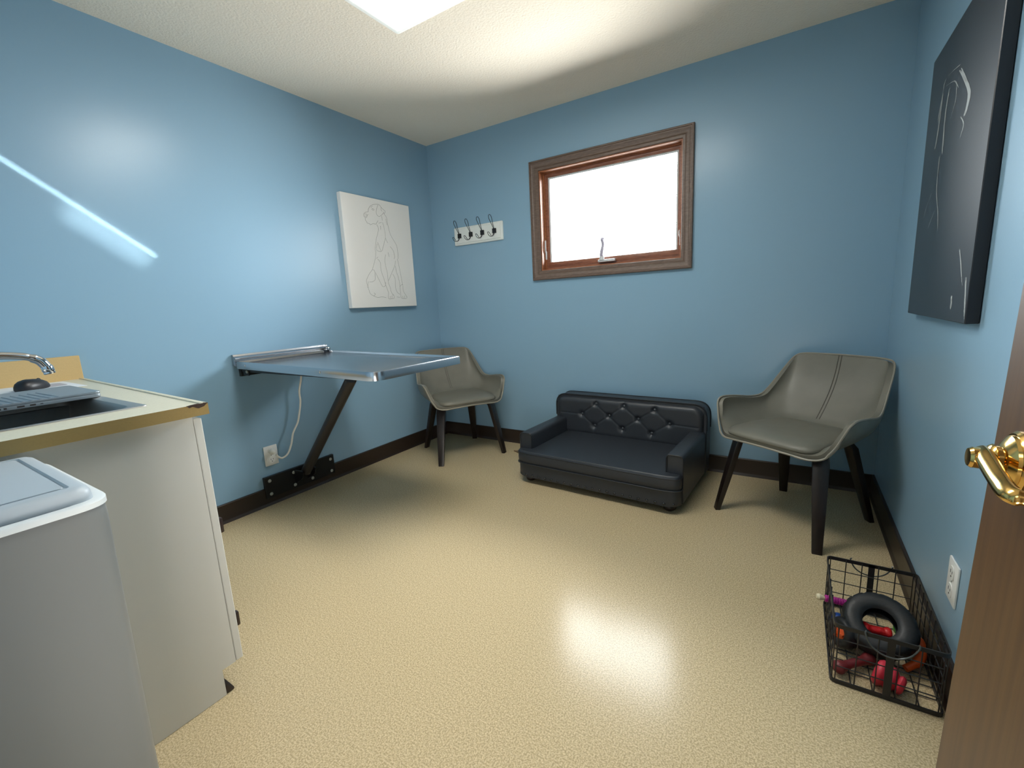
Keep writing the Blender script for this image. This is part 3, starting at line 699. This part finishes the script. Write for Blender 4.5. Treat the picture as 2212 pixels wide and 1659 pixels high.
bm = NB(); box(bm, 0.0, 0.020, -1.684, -1.208, .046, .177, 0.0015, 1)
wp = obj('wall_plate', bm, M['black_metal'], tb)
for y in (-1.492, -1.408):
    obj('tube_clevis', extrude_poly(NB(), rounded([(.018, .075), (.10, .12), (.12, .17), (.018, .165)], .02, 4), y-.005, y+.005, 'y'), M['black_metal'], wp)
for y in (-1.654, -1.500, -1.378, -1.234):
    for z in (.151, .069):
        bm = NB(); lathe(bm, [(0, 0), (.0105, 0), (.0095, .003), (.004, .005), (0, .005)], 14, aim((.020, y, z), (1, 0, 0)))
        obj('screw', bm, M['screw'], wp)

# cord and outlets
def outlet(name_loc, rz, label):
    o = thing('wall_outlet', label, 'outlet', name_loc, rz, 'white wall outlets')
    bm = NB(); box(bm, -.041, .041, -.006, 0, -.061, .061, 0.003)
    p = obj('cover_plate', bm, M['white_plastic'], o)
    for z in (.026, -.026):
        bm = NB(); extrude_poly(bm, rounded([(-.017, z-.019), (.017, z-.019), (.017, z+.019), (-.017, z+.019)], .012, 4), -.0085, -.004, 'y', .001)
        f = obj('receptacle', bm, M['white_plastic'], o)
        bm = NB()
        box(bm, -.0085, -.0062, -.0089, -.0080, z-.002, z+.008); box(bm, .0062, .0085, -.0089, -.0080, z-.001, z+.007)
        lathe(bm, [(0, 0), (.0028, 0), (.0028, .0006), (0, .0006)], 8, aim((0, -.0084, z-.010), (0, -1, 0)))
        obj('slots', bm, M['slot'], f)
    bm = NB(); lathe(bm, [(0, 0), (.003, 0), (.002, .0012), (0, .0014)], 10, aim((0, -.006, 0), (0, -1, 0)))
    obj('screw', bm, M['screw'], o)
    return o
outlet((0.0, -1.614, .298), PI/2, 'white outlet on the left wall with a cord plugged in, beside the black wall plate')
outlet((W, -1.410, .303), -PI/2, 'white outlet on the right wall above the wire basket, with nothing plugged in')
cdt = thing('power_cord', 'white power cord hanging from the steel table to the outlet', 'cord', (0, 0, 0))
pts = cat([(.060, -1.372, .846), (.055, -1.380, .80), (.050, -1.386, .735), (.050, -1.409, .658), (.050, -1.411, .591), (.052, -1.433, .509), (.052, -1.451, .462), (.052, -1.487, .408), (.050, -1.508, .340), (.048, -1.537, .289), (.046, -1.570, .274), (.044, -1.590, .284), (.040, -1.604, .304)], 6)
obj('cable', tube(NB(), pts, 0.0058, 8), M['cord'], cdt)
bm = NB(); lathe(bm, [(0, 0), (.017, 0), (.0175, .006), (.015, .018), (.010, .028), (.0075, .034), (0, .036)], 20, aim((.0088, -1.614, .324), (1, .1, -.25)))
obj('plug', bm, M['cord'], cdt)

# ================================================================ wall pieces
cv = thing('wall_canvas', 'white canvas with a thin pencil line drawing of a sitting dog', 'canvas', (0, 0, 0))
obj('stretched_canvas', box(NB(), 0.002, 0.040, -.933, -.302, 1.153, 1.921, 0.002, 1), M['canvas'], cv)
bm = NB()
for l in DOG:
    pts = cat([(0.0405, y, z) for y, z in l], 3) if len(l) > 2 else [(0.0405, y, z) for y, z in l]
    tube(bm, pts, 0.0011, 5)
obj('dog_drawing', bm, M['pencil'], cv)

dp = thing('wall_picture', 'tall glossy black canvas with faint grey brush lines on the right wall', 'picture', (0, 0, 0))
PX = W - 0.030
obj('stretched_canvas', box(NB(), PX, W-0.001, -1.338, -.605, 1.013, 1.925, 0.002, 1), M['dark_canvas'], dp)
bm = NB(); rnd = random.Random(3)
for l, w_ in STROKES:
    pts = cat([(0, y, z) for y, z in l], 5)
    for k in range(3):
        off = (k - 1) * w_ * 0.9; seg = pts[k % 2: len(pts) - (k % 3)]
        if len(seg) < 2: continue
        prev = None
        for i, p in enumerate(seg):
            a = Vector((PX - 0.0005 - 0.0001*k, p.y + off, p.z)); ww = w_ * (0.25 + 0.35*rnd.random())
            cur = (bm.verts.new((a.x, a.y - ww, a.z)), bm.verts.new((a.x, a.y + ww, a.z)))
            if prev: bm.faces.new([prev[0], prev[1], cur[1], cur[0]])
            prev = cur
obj('brush_lines', bm, M['chalk'], dp)

ck = thing('coat_rack', 'white coat rack board with four black wire hooks', 'coat rack', (0, 0, 0))
bm = NB()
o = rounded([(.243, 1.619), (.716, 1.619), (.716, 1.759), (.243, 1.759)], 0.008, 4)
rings = []
for d, y in ((0, -.001), (0, -.010), (.003, -.014), (.010, -.015), (.013, -.012), (.016, -.0125), (.018, -.018)):
    rings.append([bm.verts.new((x, y, z)) for x, z in rounded([(.243+d, 1.619+d), (.716-d, 1.619+d), (.716-d, 1.759-d), (.243+d, 1.759-d)], max(.002, .008-.4*d), 4)])
for a, b in zip(rings, rings[1:]):
    for i in range(len(a)): bm.faces.new([a[i], a[(i+1) % len(a)], b[(i+1) % len(a)], b[i]])
bm.faces.new(rings[-1]); bm.faces.new(rings[0][::-1])
obj('board', bm, M['rail'], ck, 25)
for x in (.304, .418, .531, .645):
    bm = NB()
    up = cat([(x-.002, -.024, 1.700), (x-.004, -.036, 1.722), (x-.009, -.056, 1.755), (x-.013, -.070, 1.782), (x-.008, -.076, 1.798), (x, -.077, 1.802), (x+.008, -.076, 1.798), (x+.013, -.070, 1.782), (x+.009, -.056, 1.755), (x+.004, -.036, 1.722), (x+.002, -.024, 1.700)], 4)
    tube(bm, up, 0.0021, 6)
    lo = cat([(x-.002, -.024, 1.690), (x-.002, -.030, 1.668), (x-.003, -.050, 1.650), (x-.006, -.072, 1.646), (x-.009, -.090, 1.656), (x-.006, -.103, 1.670), (x, -.106, 1.674), (x+.006, -.103, 1.670), (x+.009, -.090, 1.656), (x+.006, -.072, 1.646), (x+.003, -.050, 1.650), (x+.002, -.030, 1.668), (x+.002, -.024, 1.690)], 4)
    tube(bm, lo, 0.0021, 6)
    hk = obj('hook', bm, M['hookwire'], ck)
    obj('hook_plate', box(NB(), x-.0165, x+.0165, -.0275, -.017, 1.674, 1.709, .0012, 1), M['hookwire'], hk)

# ================================================================ sink cabinet, worktop and what is on it
cb = thing('base_cabinet', 'grey base cabinet under the tan-edged worktop, seen from its end', 'cabinet', (0, 0, 0))
CX = 1.243
bm = NB(); 
for xa, xb in ((0.003, .021), (.60, .618), (CX-.018, CX)):
    extrude_poly(bm, [(-3.095, 0.001), (-2.500, 0.001), (-2.500, .086), (-2.461, .086), (-2.461, .865), (-3.095, .865)], xa, xb, 'x')
box(bm, .021, .60, -3.09, -2.463, .09, .106); box(bm, .618, CX-.018, -3.09, -2.463, .09, .106); box(bm, .021, CX-.018, -3.095, -3.085, .106, .865)
body = obj('carcass', bm, M['cabinet'], cb)
for x0, x1 in ((.012, .622), (.630, CX)):
    d_ = obj('cabinet_door', box(NB(), x0, x1, -2.459, -2.439, .086, .852, .002, 1), M['cabinet'], cb)
    for z in (.523, .214):
        bm = NB(); box(bm, x1-.020, x1-.002, -2.442, -2.4285, z-.023, z+.023, .004, 2)
        obj('hinge', bm, M['brown_plastic'], d_)
bm = NB(); box(bm, 0.02, CX-.002, -2.4995, -2.476, 0.001, .010, .003)
obj('toe_strip', bm, M['base'], cb)

ct = thing('countertop', 'pale laminate worktop with a tan edge and a tan splash at the left wall', 'worktop', (0, 0, 0))
ZT, ZB = .897, .8655
o = [(0.003, -3.097), (1.275, -3.097), (1.275, -2.430), (0.003, -2.368)]
hx0, hx1, hy0, hy1 = .575, 1.130, -2.935, -2.545
hole = [(hx0, hy0), (hx1, hy0), (hx1, hy1), (hx0, hy1)]
bm = NB()
T0 = [bm.verts.new((x, y, ZT)) for x, y in o]; T1 = [bm.verts.new((x, y, ZT)) for x, y in hole]
B0 = [bm.verts.new((x, y, ZB)) for x, y in o]; B1 = [bm.verts.new((x, y, ZB)) for x, y in hole]
for i in range(4):
    j = (i+1) % 4
    bm.faces.new([T0[i], T0[j], T1[j], T1[i]]); bm.faces.new([B0[i], B1[i], B1[j], B0[j]])
    f = bm.faces.new([T0[i], B0[i], B0[j], T0[j]]); f.material_index = 1
    f = bm.faces.new([T1[i], T1[j], B1[j], B1[i]]); f.material_index = 1
tp = obj('slab', bm, [M['laminate'], M['tan_edge']], ct)
bm = NB(); tube(bm, [(0.004, -2.384, ZT-.001), (1.2745, -2.446, ZT-.001)], 0.0045, 8)
obj('front_bead', bm, M['laminate'], tp)
obj('side_splash', box(NB(), 0.003, 0.021, -3.097, -2.372, ZT-.002, .998, .0015, 1), M['tan_splash'], ct)
bm = NB()
extrude_poly(bm, [(-2.482, .8975), (-2.476, .891), (-2.468, .893), (-2.455, .886), (-2.441, .889), (-2.4305, .8975)], 1.2735, 1.2756, 'x')
extrude_poly(bm, [(1.2752, -2.480), (1.268, -2.470), (1.262, -2.452), (1.264, -2.436), (1.2752, -2.4305)], .8955, .8977, 'z')
obj('chipped_corner', bm, M['chip'], tp, label='dark chip where the edging has broken off')

sk = thing('sink', 'stainless steel sink set in the pale worktop, half covered by a silver laptop', 'sink', (0, 0, 0))
bm = NB(); rings = []
def rr(x0, x1, y0, y1, r, z): return [bm.verts.new((x, y, z)) for x, y in rounded([(x0, y0), (x1, y0), (x1, y1), (x0, y1)], r, 8)]
for a in ((.553, 1.145, -2.960, -2.522, .012, ZT+.0005), (.554, 1.144, -2.959, -2.523, .012, ZT+.003), (.562, 1.139, -2.950, -2.530, .012, ZT+.004),
          (.582, 1.128, -2.928, -2.550, .050, ZT+.0015), (.588, 1.123, -2.922, -2.556, .052, ZT-.006), (.594, 1.117, -2.916, -2.562, .054, ZT-.05), (.600, 1.111, -2.910, -2.568, .056, ZT-.13), (.625, 1.086, -2.885, -2.593, .05, ZT-.160), (.80, .88, -2.77, -2.71, .03, ZT-.164)):
    rings.append(rr(*a))
for a, b in zip(rings, rings[1:]):
    for i in range(len(a)): bm.faces.new([a[i], a[(i+1) % len(a)], b[(i+1) % len(a)], b[i]])
bm.faces.new(rings[-1])
obj('bowl', bm, M['steel_soft'], sk, 40)
bm = NB(); lathe(bm, [(0, 0), (.034, 0), (.040, .003), (.042, .006)], 24, Matrix.Translation((.84, -2.74, ZT-.163)))
obj('drain', bm, M['chrome'], sk)

fc = thing('faucet', 'chrome faucet with a curved spout over the sink', 'faucet', (0, 0, 0))
bm = NB(); lathe(bm, [(0, 0), (.026, 0), (.026, .006), (.019, .012), (.017, .07), (.020, .09), (.018, .12), (.010, .128), (0, .13)], 24, Matrix.Translation((.80, -3.005, ZT)))
obj('faucet_body', bm, M['chrome'], fc)
pts = cat([(.80, -3.000, .985), (.80, -2.950, 1.018), (.80, -2.850, 1.050), (.80, -2.750, 1.0555), (.80, -2.680, 1.048), (.80, -2.648, 1.034), (.80, -2.636, 1.018), (.80, -2.631, 1.004)], 6)
n = len(pts)
obj('spout', tube(NB(), pts, [.0095 + .003*(1 - i/n) + (.0025 if i > n - 16 else 0) for i in range(n)], 16), M['chrome'], fc, 50)
bm = NB(); lathe(bm, [(0, 0), (.0125, 0), (.0135, .003), (.0125, .006), (.0140, .010), (.0140, .020), (.0128, .024), (0, .026)], 20, aim((.80, -2.6285, .990), (0, -.18, 1)))
obj('aerator', bm, M['chrome'], fc, 30)
bm = NB(); tube(bm, cat([(.80, -3.005, 1.02), (.83, -3.02, 1.045), (.88, -3.03, 1.06)], 4), .007, 8)
obj('faucet_lever', bm, M['chrome'], fc)

pp = thing('paper', 'white printed sheet on the worktop under the mouse', 'paper', (0, 0, 0))
obj('sheet', box(NB(), .055, .360, -2.800, -2.448, ZT+.0002, ZT+.0012), M['paper'], pp)
bm = NB(); extrude_poly(bm, rounded([(.10, -2.55), (.24, -2.55), (.24, -2.470), (.10, -2.470)], .03, 5), ZT+.0012, ZT+.0015, 'z')
obj('printed_patch', bm, M['print'], pp)

lp = thing('laptop', 'closed silver laptop with ribbed lid lying across the sink', 'laptop', (0, 0, 0))
LX0, LX1, LY0, LY1, LZ = .482, .803, -2.880, -2.526, ZT+.0045
lo_ = rounded([(LX0, LY0), (LX1, LY0), (LX1, LY1), (LX0, LY1)], .012, 5)
bm = NB(); extrude_poly(bm, lo_, LZ, LZ+.0105, 'z', .0025)
lb = obj('laptop_base', bm, M['laptop'], lp)
bm = NB(); extrude_poly(bm, lo_, LZ+.0112, LZ+.0175, 'z', .002)
ll = obj('laptop_lid', bm, M['laptop'], lp)
bm = NB()
for k in range(11):
    y = -2.622 - .0185*k
    tube(bm, [(LX1-.002, y, LZ+.0172), (.70, y-.004, LZ+.0176), (.60, y-.008, LZ+.0172)], .0022, 6, flat=1.0)
obj('lid_ribs', bm, M['laptop'], ll)
bm = NB()
for y, w_, h_ in ((-2.702, .015, .0045), (-2.678, .012, .0045), (-2.660, .006, .002), (-2.732, .006, .005), (-2.745, .010, .005), (-2.77, .014, .005)):
    box(bm, LX1-.004, LX1+.0003, y-w_/2, y+w_/2, LZ+.0055-h_/2, LZ+.0055+h_/2)
obj('ports', bm, M['slot'], lb)

ms = thing('computer_mouse', 'black computer mouse on the white sheet behind the laptop', 'mouse', (.242, -2.572, ZT+.0013), math.radians(38))
bm = NB(); rings = []
for s, z in ((.94, 0), (1.0, .006), (.98, .016), (.88, .027), (.66, .0355), (.34, .040)):
    r = []
    for k in range(28):
        a = 2*PI*k/28; x = .033*s*math.copysign(abs(math.cos(a))**.75, math.cos(a)); y = .056*s*math.copysign(abs(math.sin(a))**.8, math.sin(a))
        r.append(bm.verts.new((x, y - .006*(1-s), z * (1 - .18*max(0, y/.056)))))
    rings.append(r)
for a, b in zip(rings, rings[1:]):
    for k in range(28): bm.faces.new([a[k], a[(k+1) % 28], b[(k+1) % 28], b[k]])
bm.faces.new(rings[0][::-1]); bm.faces.new(rings[-1])
obj('mouse_shell', bm, M['mouse'], ms, 50)
bm = NB(); lathe(bm, [(0, -.003), (.007, -.003), (.008, 0), (.007, .003), (0, .003)], 14, aim((0, .030, .031), (1, 0, 0)))
obj('scroll_wheel', bm, M['black_rubber'], ms)

# ================================================================ bin beside the cabinet end
bn = thing('trash_can', 'tall grey trash can with a flap lid beside the cabinet end', 'trash can', (0, 0, 0))
BX0, BX1, BY0, BY1, BH = 1.258, 1.672, -3.075, -2.762, .833
bm = NB(); rings = []
for d, z in ((.030, 0.001), (.018, .006), (.010, .03), (0.0, .800), (0.001, .818), (.004, BH), (.014, BH), (.016, BH-.010), (.030, BH-.5)):
    rings.append([bm.verts.new((x, y, z)) for x, y in rounded([(BX0+d, BY0+d), (BX1-d, BY0+d), (BX1-d, BY1-d), (BX0+d, BY1-d)], .050, 8)])
for a, b in zip(rings, rings[1:]):
    for i in range(len(a)): bm.faces.new([a[i], a[(i+1) % len(a)], b[(i+1) % len(a)], b[i]])
bm.faces.new(rings[0][::-1]); bm.faces.new(rings[-1])
obj('bin_body', bm, M['bin'], bn, 50)
bm = NB(); rings = []
for d, z in ((-.0015, BH-.010), (-.0015, BH-.001), (.001, BH+.0015), (.013, BH+.0015), (.0145, BH-.004)):
    rings.append([bm.verts.new((x, y, z)) for x, y in rounded([(BX0+d, BY0+d), (BX1-d, BY0+d), (BX1-d, BY1-d), (BX0+d, BY1-d)], .050, 8)])
for a, b in zip(rings, rings[1:]):
    for i in range(len(a)): bm.faces.new([a[i], a[(i+1) % len(a)], b[(i+1) % len(a)], b[i]])
obj('rim', bm, M['bin_rim'], bn, 50, label='pale rim')
bm = NB(); rings = []
for d, z in ((.018, BH-.006), (.015, BH+.001), (.017, BH+.016), (.020, BH+.022), (.027, BH+.0255), (.040, BH+.026), (.042, BH+.022), (.044, BH+.0215)):
    rings.append([bm.verts.new((x, y, z)) for x, y in rounded([(BX0+d, BY0+d), (BX1-d, BY0+d), (BX1-d, BY1-d), (BX0+d, BY1-d)], max(.005, .042-.9*d) , 8)])
for a, b in zip(rings, rings[1:]):
    for i in range(len(a)): bm.faces.new([a[i], a[(i+1) % len(a)], b[(i+1) % len(a)], b[i]])
bm.faces.new(rings[-1])
ld = obj('lid', bm, M['bin_lid'], bn, 40)
d = .0465
bm = NB(); extrude_poly(bm, rounded([(BX0+d, BY0+d), (BX1-d, BY0+d), (BX1-d, BY1-d), (BX0+d, BY1-d)], .006, 4), BH+.0218, BH+.0262, 'z', .0012)
obj('flap', bm, M['bin_lid'], ld)

# ================================================================ wire basket and toys
bk_ = thing('wire_basket', 'black wire basket of dog toys on the floor beside the right wall', 'basket', (0, 0, 0))
KX0, KX1, KY0, KY1, KZ, KH = 2.782, 3.028, -1.583, -1.188, .006, .190
def rect_loop(x0, x1, y0, y1, z, r=.018): return [(x, y, z) for x, y in rounded([(x0, y0), (x1, y0), (x1, y1), (x0, y1)], r, 4)]
def flat_ring(z0, z1, th, x0, x1, y0, y1):
    bm = NB(); o = rounded([(x0, y0), (x1, y0), (x1, y1), (x0, y1)], .018, 5); i_ = ins(o, th)
    A = [bm.verts.new((x, y, z0)) for x, y in o]; B = [bm.verts.new((x, y, z1)) for x, y in o]
    C_ = [bm.verts.new((x, y, z0)) for x, y in i_]; D_ = [bm.verts.new((x, y, z1)) for x, y in i_]
    n = len(o)
    for k in range(n):
        j = (k+1) % n
        for q in ((A[k], A[j], B[j], B[k]), (C_[k], D_[k], D_[j], C_[j]), (B[k], B[j], D_[j], D_[k]), (A[k], C_[k], C_[j], A[j])): bm.faces.new(q)
    return bm
obj('rim', flat_ring(KH-.012, KH, .0035, KX0, KX1, KY0, KY1), M['wire'], bk_)
obj('bottom_frame', flat_ring(0.001, .013, .0035, KX0, KX1, KY0, KY1), M['wire'], bk_)
wr_ = .0016
def side(name, pf, n, zs):
    bm = NB()
    for k in range(n):
        u = k/(n-1); x, y = pf(u)
        tube(bm, [(x, y, .006), (x, y, KH-.004)], wr_, 6)
    for z in zs:
        a = pf(0); b = pf(1); tube(bm, [(a[0], a[1], z), (b[0], b[1], z)], wr_, 6)
    return obj(name, bm, M['wire'], bk_)
e_ = .005
ZS = (.055, .098, .142)
side('wire_side', lambda u: (KX0+.012 + (KX1-KX0-.024)*u, KY0+e_), 6, ZS)
side('wire_side', lambda u: (KX0+.012 + (KX1-KX0-.024)*u, KY1-e_), 6, ZS)
side('wire_side', lambda u: (KX0+e_, KY0+.012 + (KY1-KY0-.024)*u), 9, ZS)
side('wire_side', lambda u: (KX1-e_, KY0+.012 + (KY1-KY0-.024)*u), 9, ZS)
bm = NB()
for k in range(9):
    y = KY0+.012 + (KY1-KY0-.024)*k/8; tube(bm, [(KX0+.004, y, .005), (KX1-.004, y, .005)], wr_, 6)
for k in range(1, 5):
    x = KX0 + (KX1-KX0)*k/5; tube(bm, [(x, KY0+.004, .008), (x, KY1-.004, .008)], wr_, 6)
obj('wire_bottom', bm, M['wire'], bk_)
for y in (KY0+.0005, KY1-.0035):
    xm = (KX0+KX1)/2 + .004
    obj('strap', box(NB(), xm-.0085, xm+.0085, y, y+.003, .002, KH-.002), M['wire'], bk_)
    s = -1 if y < -1.4 else 1; yo = y + (-.002 if s < 0 else .005)
    pts = [(xm-.056, yo, KH+.006), (xm-.058, yo+.004*s, KH-.002), (xm-.045, yo+.006*s, KH-.030), (xm-.020, yo+.008*s, KH-.047), (xm+.012, yo+.008*s, KH-.048), (xm+.038, yo+.006*s, KH-.032), (xm+.054, yo+.004*s, KH-.004), (xm+.053, yo, KH+.005)]
    obj('handle', tube(NB(), cat(pts, 5), .0022, 8), M['grey_wire'], bk_, label='grey wire drop handle')

def tyre(bm, R, r, wide, tread, mtx, n=60, m=15):
    """open tyre carcass: tread and side walls, no inner tube"""
    rings = []
    for i in range(n):
        a = 2*PI*i/n; row = []
        for j in range(m):
            b = math.radians(-142 + 284*j/(m-1))
            c_, s_ = math.cos(b), math.sin(b)
            x = R + r*math.copysign(abs(c_)**.75, c_); z = wide*math.copysign(abs(s_)**.75, s_)
            if c_ > .30 and (i//2 + j) % 2 == 0: x += tread
            row.append(bm.verts.new(mtx @ Vector((x*math.cos(a), x*math.sin(a), z))))
        rings.append(row)
    for i in range(n):
        k = (i+1) % n
        for j in range(m-1): bm.faces.new([rings[i][j], rings[k][j], rings[k][j+1], rings[i][j+1]])
    return bm
def wall_thick(o, th):
    so = o.modifiers.new('thickness', 'SOLIDIFY'); so.thickness = th; so.offset = -1.0
    return o
bm = NB(); tyre(bm, .0640, .0270, .034, .0040, aim((2.909, -1.396, .101), (-.06, -.60, .80)))
tag(wall_thick(obj('tire_toy', bm, M['black_rubber'], angle=50), .004), 'large black rubber tire toy lying tilted on top in the basket', 'dog toy', 'dog toys in the basket')
wt = thing('wheel_toy', 'small black tire toy with an orange hub at the left side of the basket', 'dog toy', (0, 0, 0), 0, 'dog toys in the basket')
mt = aim((2.822, -1.425, .062), (-.80, -.55, .22))
wall_thick(obj('tire', tyre(NB(), .031, .0135, .020, .0020, mt, 44, 13), M['black_rubber'], wt, 50), .002)
bm = NB(); lathe(bm, [(0, -.016), (.012, -.016), (.0215, -.010), (.0215, .012), (.018, .016), (.012, .017), (.006, .020), (0, .021)], 20, mt)
for k in range(3):
    a = 2*PI*k/3
    tube(bm, [mt @ Vector((.004*math.cos(a), .004*math.sin(a), .019)), mt @ Vector((.019*math.cos(a), .019*math.sin(a), .017))], .004, 8)
obj('hub', bm, M['orange'], wt, 40)
def bone(name, a, b, r, re, m, label, knob=1.0, ribs=0):
    a = Vector(a); b = Vector(b); L = (b-a).length; prof = [(0, 0)]
    N = 22
    for i in range(N + 1):
        u = i/N; e = max(math.exp(-((u-.12)/.10)**2), math.exp(-((u-.88)/.10)**2))
        rad = r + (re - r)*e
        if ribs and u < .45: rad *= 1 + .10*math.cos(u*ribs*2*PI)
        if u < .05: rad *= math.sqrt(max(0.05, u/.05))
        if u > .95: rad *= math.sqrt(max(0.05, (1-u)/.05))
        prof.append((rad, L*u))
    prof.append((0, L))
    bm = NB(); lathe(bm, prof, 20, aim(a, b - a))
    return tag(obj(name, bm, m, angle=60), label, 'dog toy', 'dog toys in the basket')
bone('chew_bone', (2.868, -1.395, .080), (2.944, -1.378, .072), .0125, .0175, M['red'], 'bright red textured chew bone seen through the hole of the large tire toy')
bone('chew_stick', (2.793, -1.556, .0265), (2.895, -1.452, .026), .012, .0185, M['maroon'], 'dark red rubber chew with a ribbed end at the front left of the basket', ribs=9)
KP = [(0, 0), (.014, .001), (.021, .008), (.0225, .018), (.019, .027), (.018, .029), (.024, .036), (.029, .047), (.028, .058), (.0245, .066), (.0265, .072), (.031, .082), (.0315, .094), (.026, .106), (.016, .111), (.012, .110), (.010, .100), (0, .098)]
bm = NB(); lathe(bm, [(r*1.34, z*.72) for r, z in KP], 28, aim((2.951, -1.548, .0330), (-.86, .30, .18)))
bmesh.ops.scale(bm, vec=(.88, .88, .88), space=Matrix.Translation((-2.962, 1.552, -.002)), verts=bm.verts[:])
tag(obj('rubber_treat_toy', bm, M['pinkred'], angle=50), 'pinkish red lobed rubber treat toy at the front of the basket', 'dog toy', 'dog toys in the basket')
bm = NB(); tube(bm, cat([(2.992, -1.345, .060), (3.010, -1.362, .062), (3.011, -1.395, .052), (3.000, -1.428, .040), (2.968, -1.456, .024)], 5), [.008]*3 + [.013]*14 + [.010]*4, 12)
tag(obj('orange_toy', bm, M['orange'], angle=60), 'orange curved rubber toy on the right behind the grey handle', 'dog toy', 'dog toys in the basket')
bs_ = thing('bristle_stick', 'magenta bristled stick toy with a cream end poking out left of the basket', 'dog toy', (0, 0, 0), 0, 'dog toys in the basket')
bm = NB()
A, B = Vector((2.776, -1.318, .099)), Vector((2.868, -1.300, .090))
prof = [(0, 0)] + [(.0105 + .0012*(i % 2), .001 + (B-A).length*i/26) for i in range(27)] + [(0, (B-A).length+.001)]
lathe(bm, prof, 16, aim(A, B-A)); obj('bristles', bm, M['magenta'], bs_)
bm = NB(); lathe(bm, [(0, -.026), (.008, -.024), (.011, -.016), (.008, -.008), (.006, 0), (0, .002)], 14, aim(A, B-A)); obj('stick_end', bm, M['cream'], bs_)
bm = NB(); lathe(bm, [(.022*math.sin(PI*i/14), -.022*math.cos(PI*i/14)) for i in range(15)], 24, Matrix.Translation((2.815, -1.330, .040)))
tag(obj('blue_ball', bm, M['blue'], angle=60), 'blue rubber ball at the left behind the small wheel toy', 'dog toy', 'dog toys in the basket')
bone('blue_bone', (2.882, -1.440, .020), (2.945, -1.405, .020), .009, .014, M['blue'], 'blue rubber piece low inside the large tire toy')
bm = NB(); tube(bm, [(2.985 + .020*math.cos(2*PI*k/20), -1.300 + .020*math.sin(2*PI*k/20), .045 + .012*math.sin(2*PI*k/20)) for k in range(20)], .006, 8, True)
tag(obj('green_ring', bm, M['green'], angle=60), 'green rubber ring at the right behind the large tire toy', 'dog toy', 'dog toys in the basket')
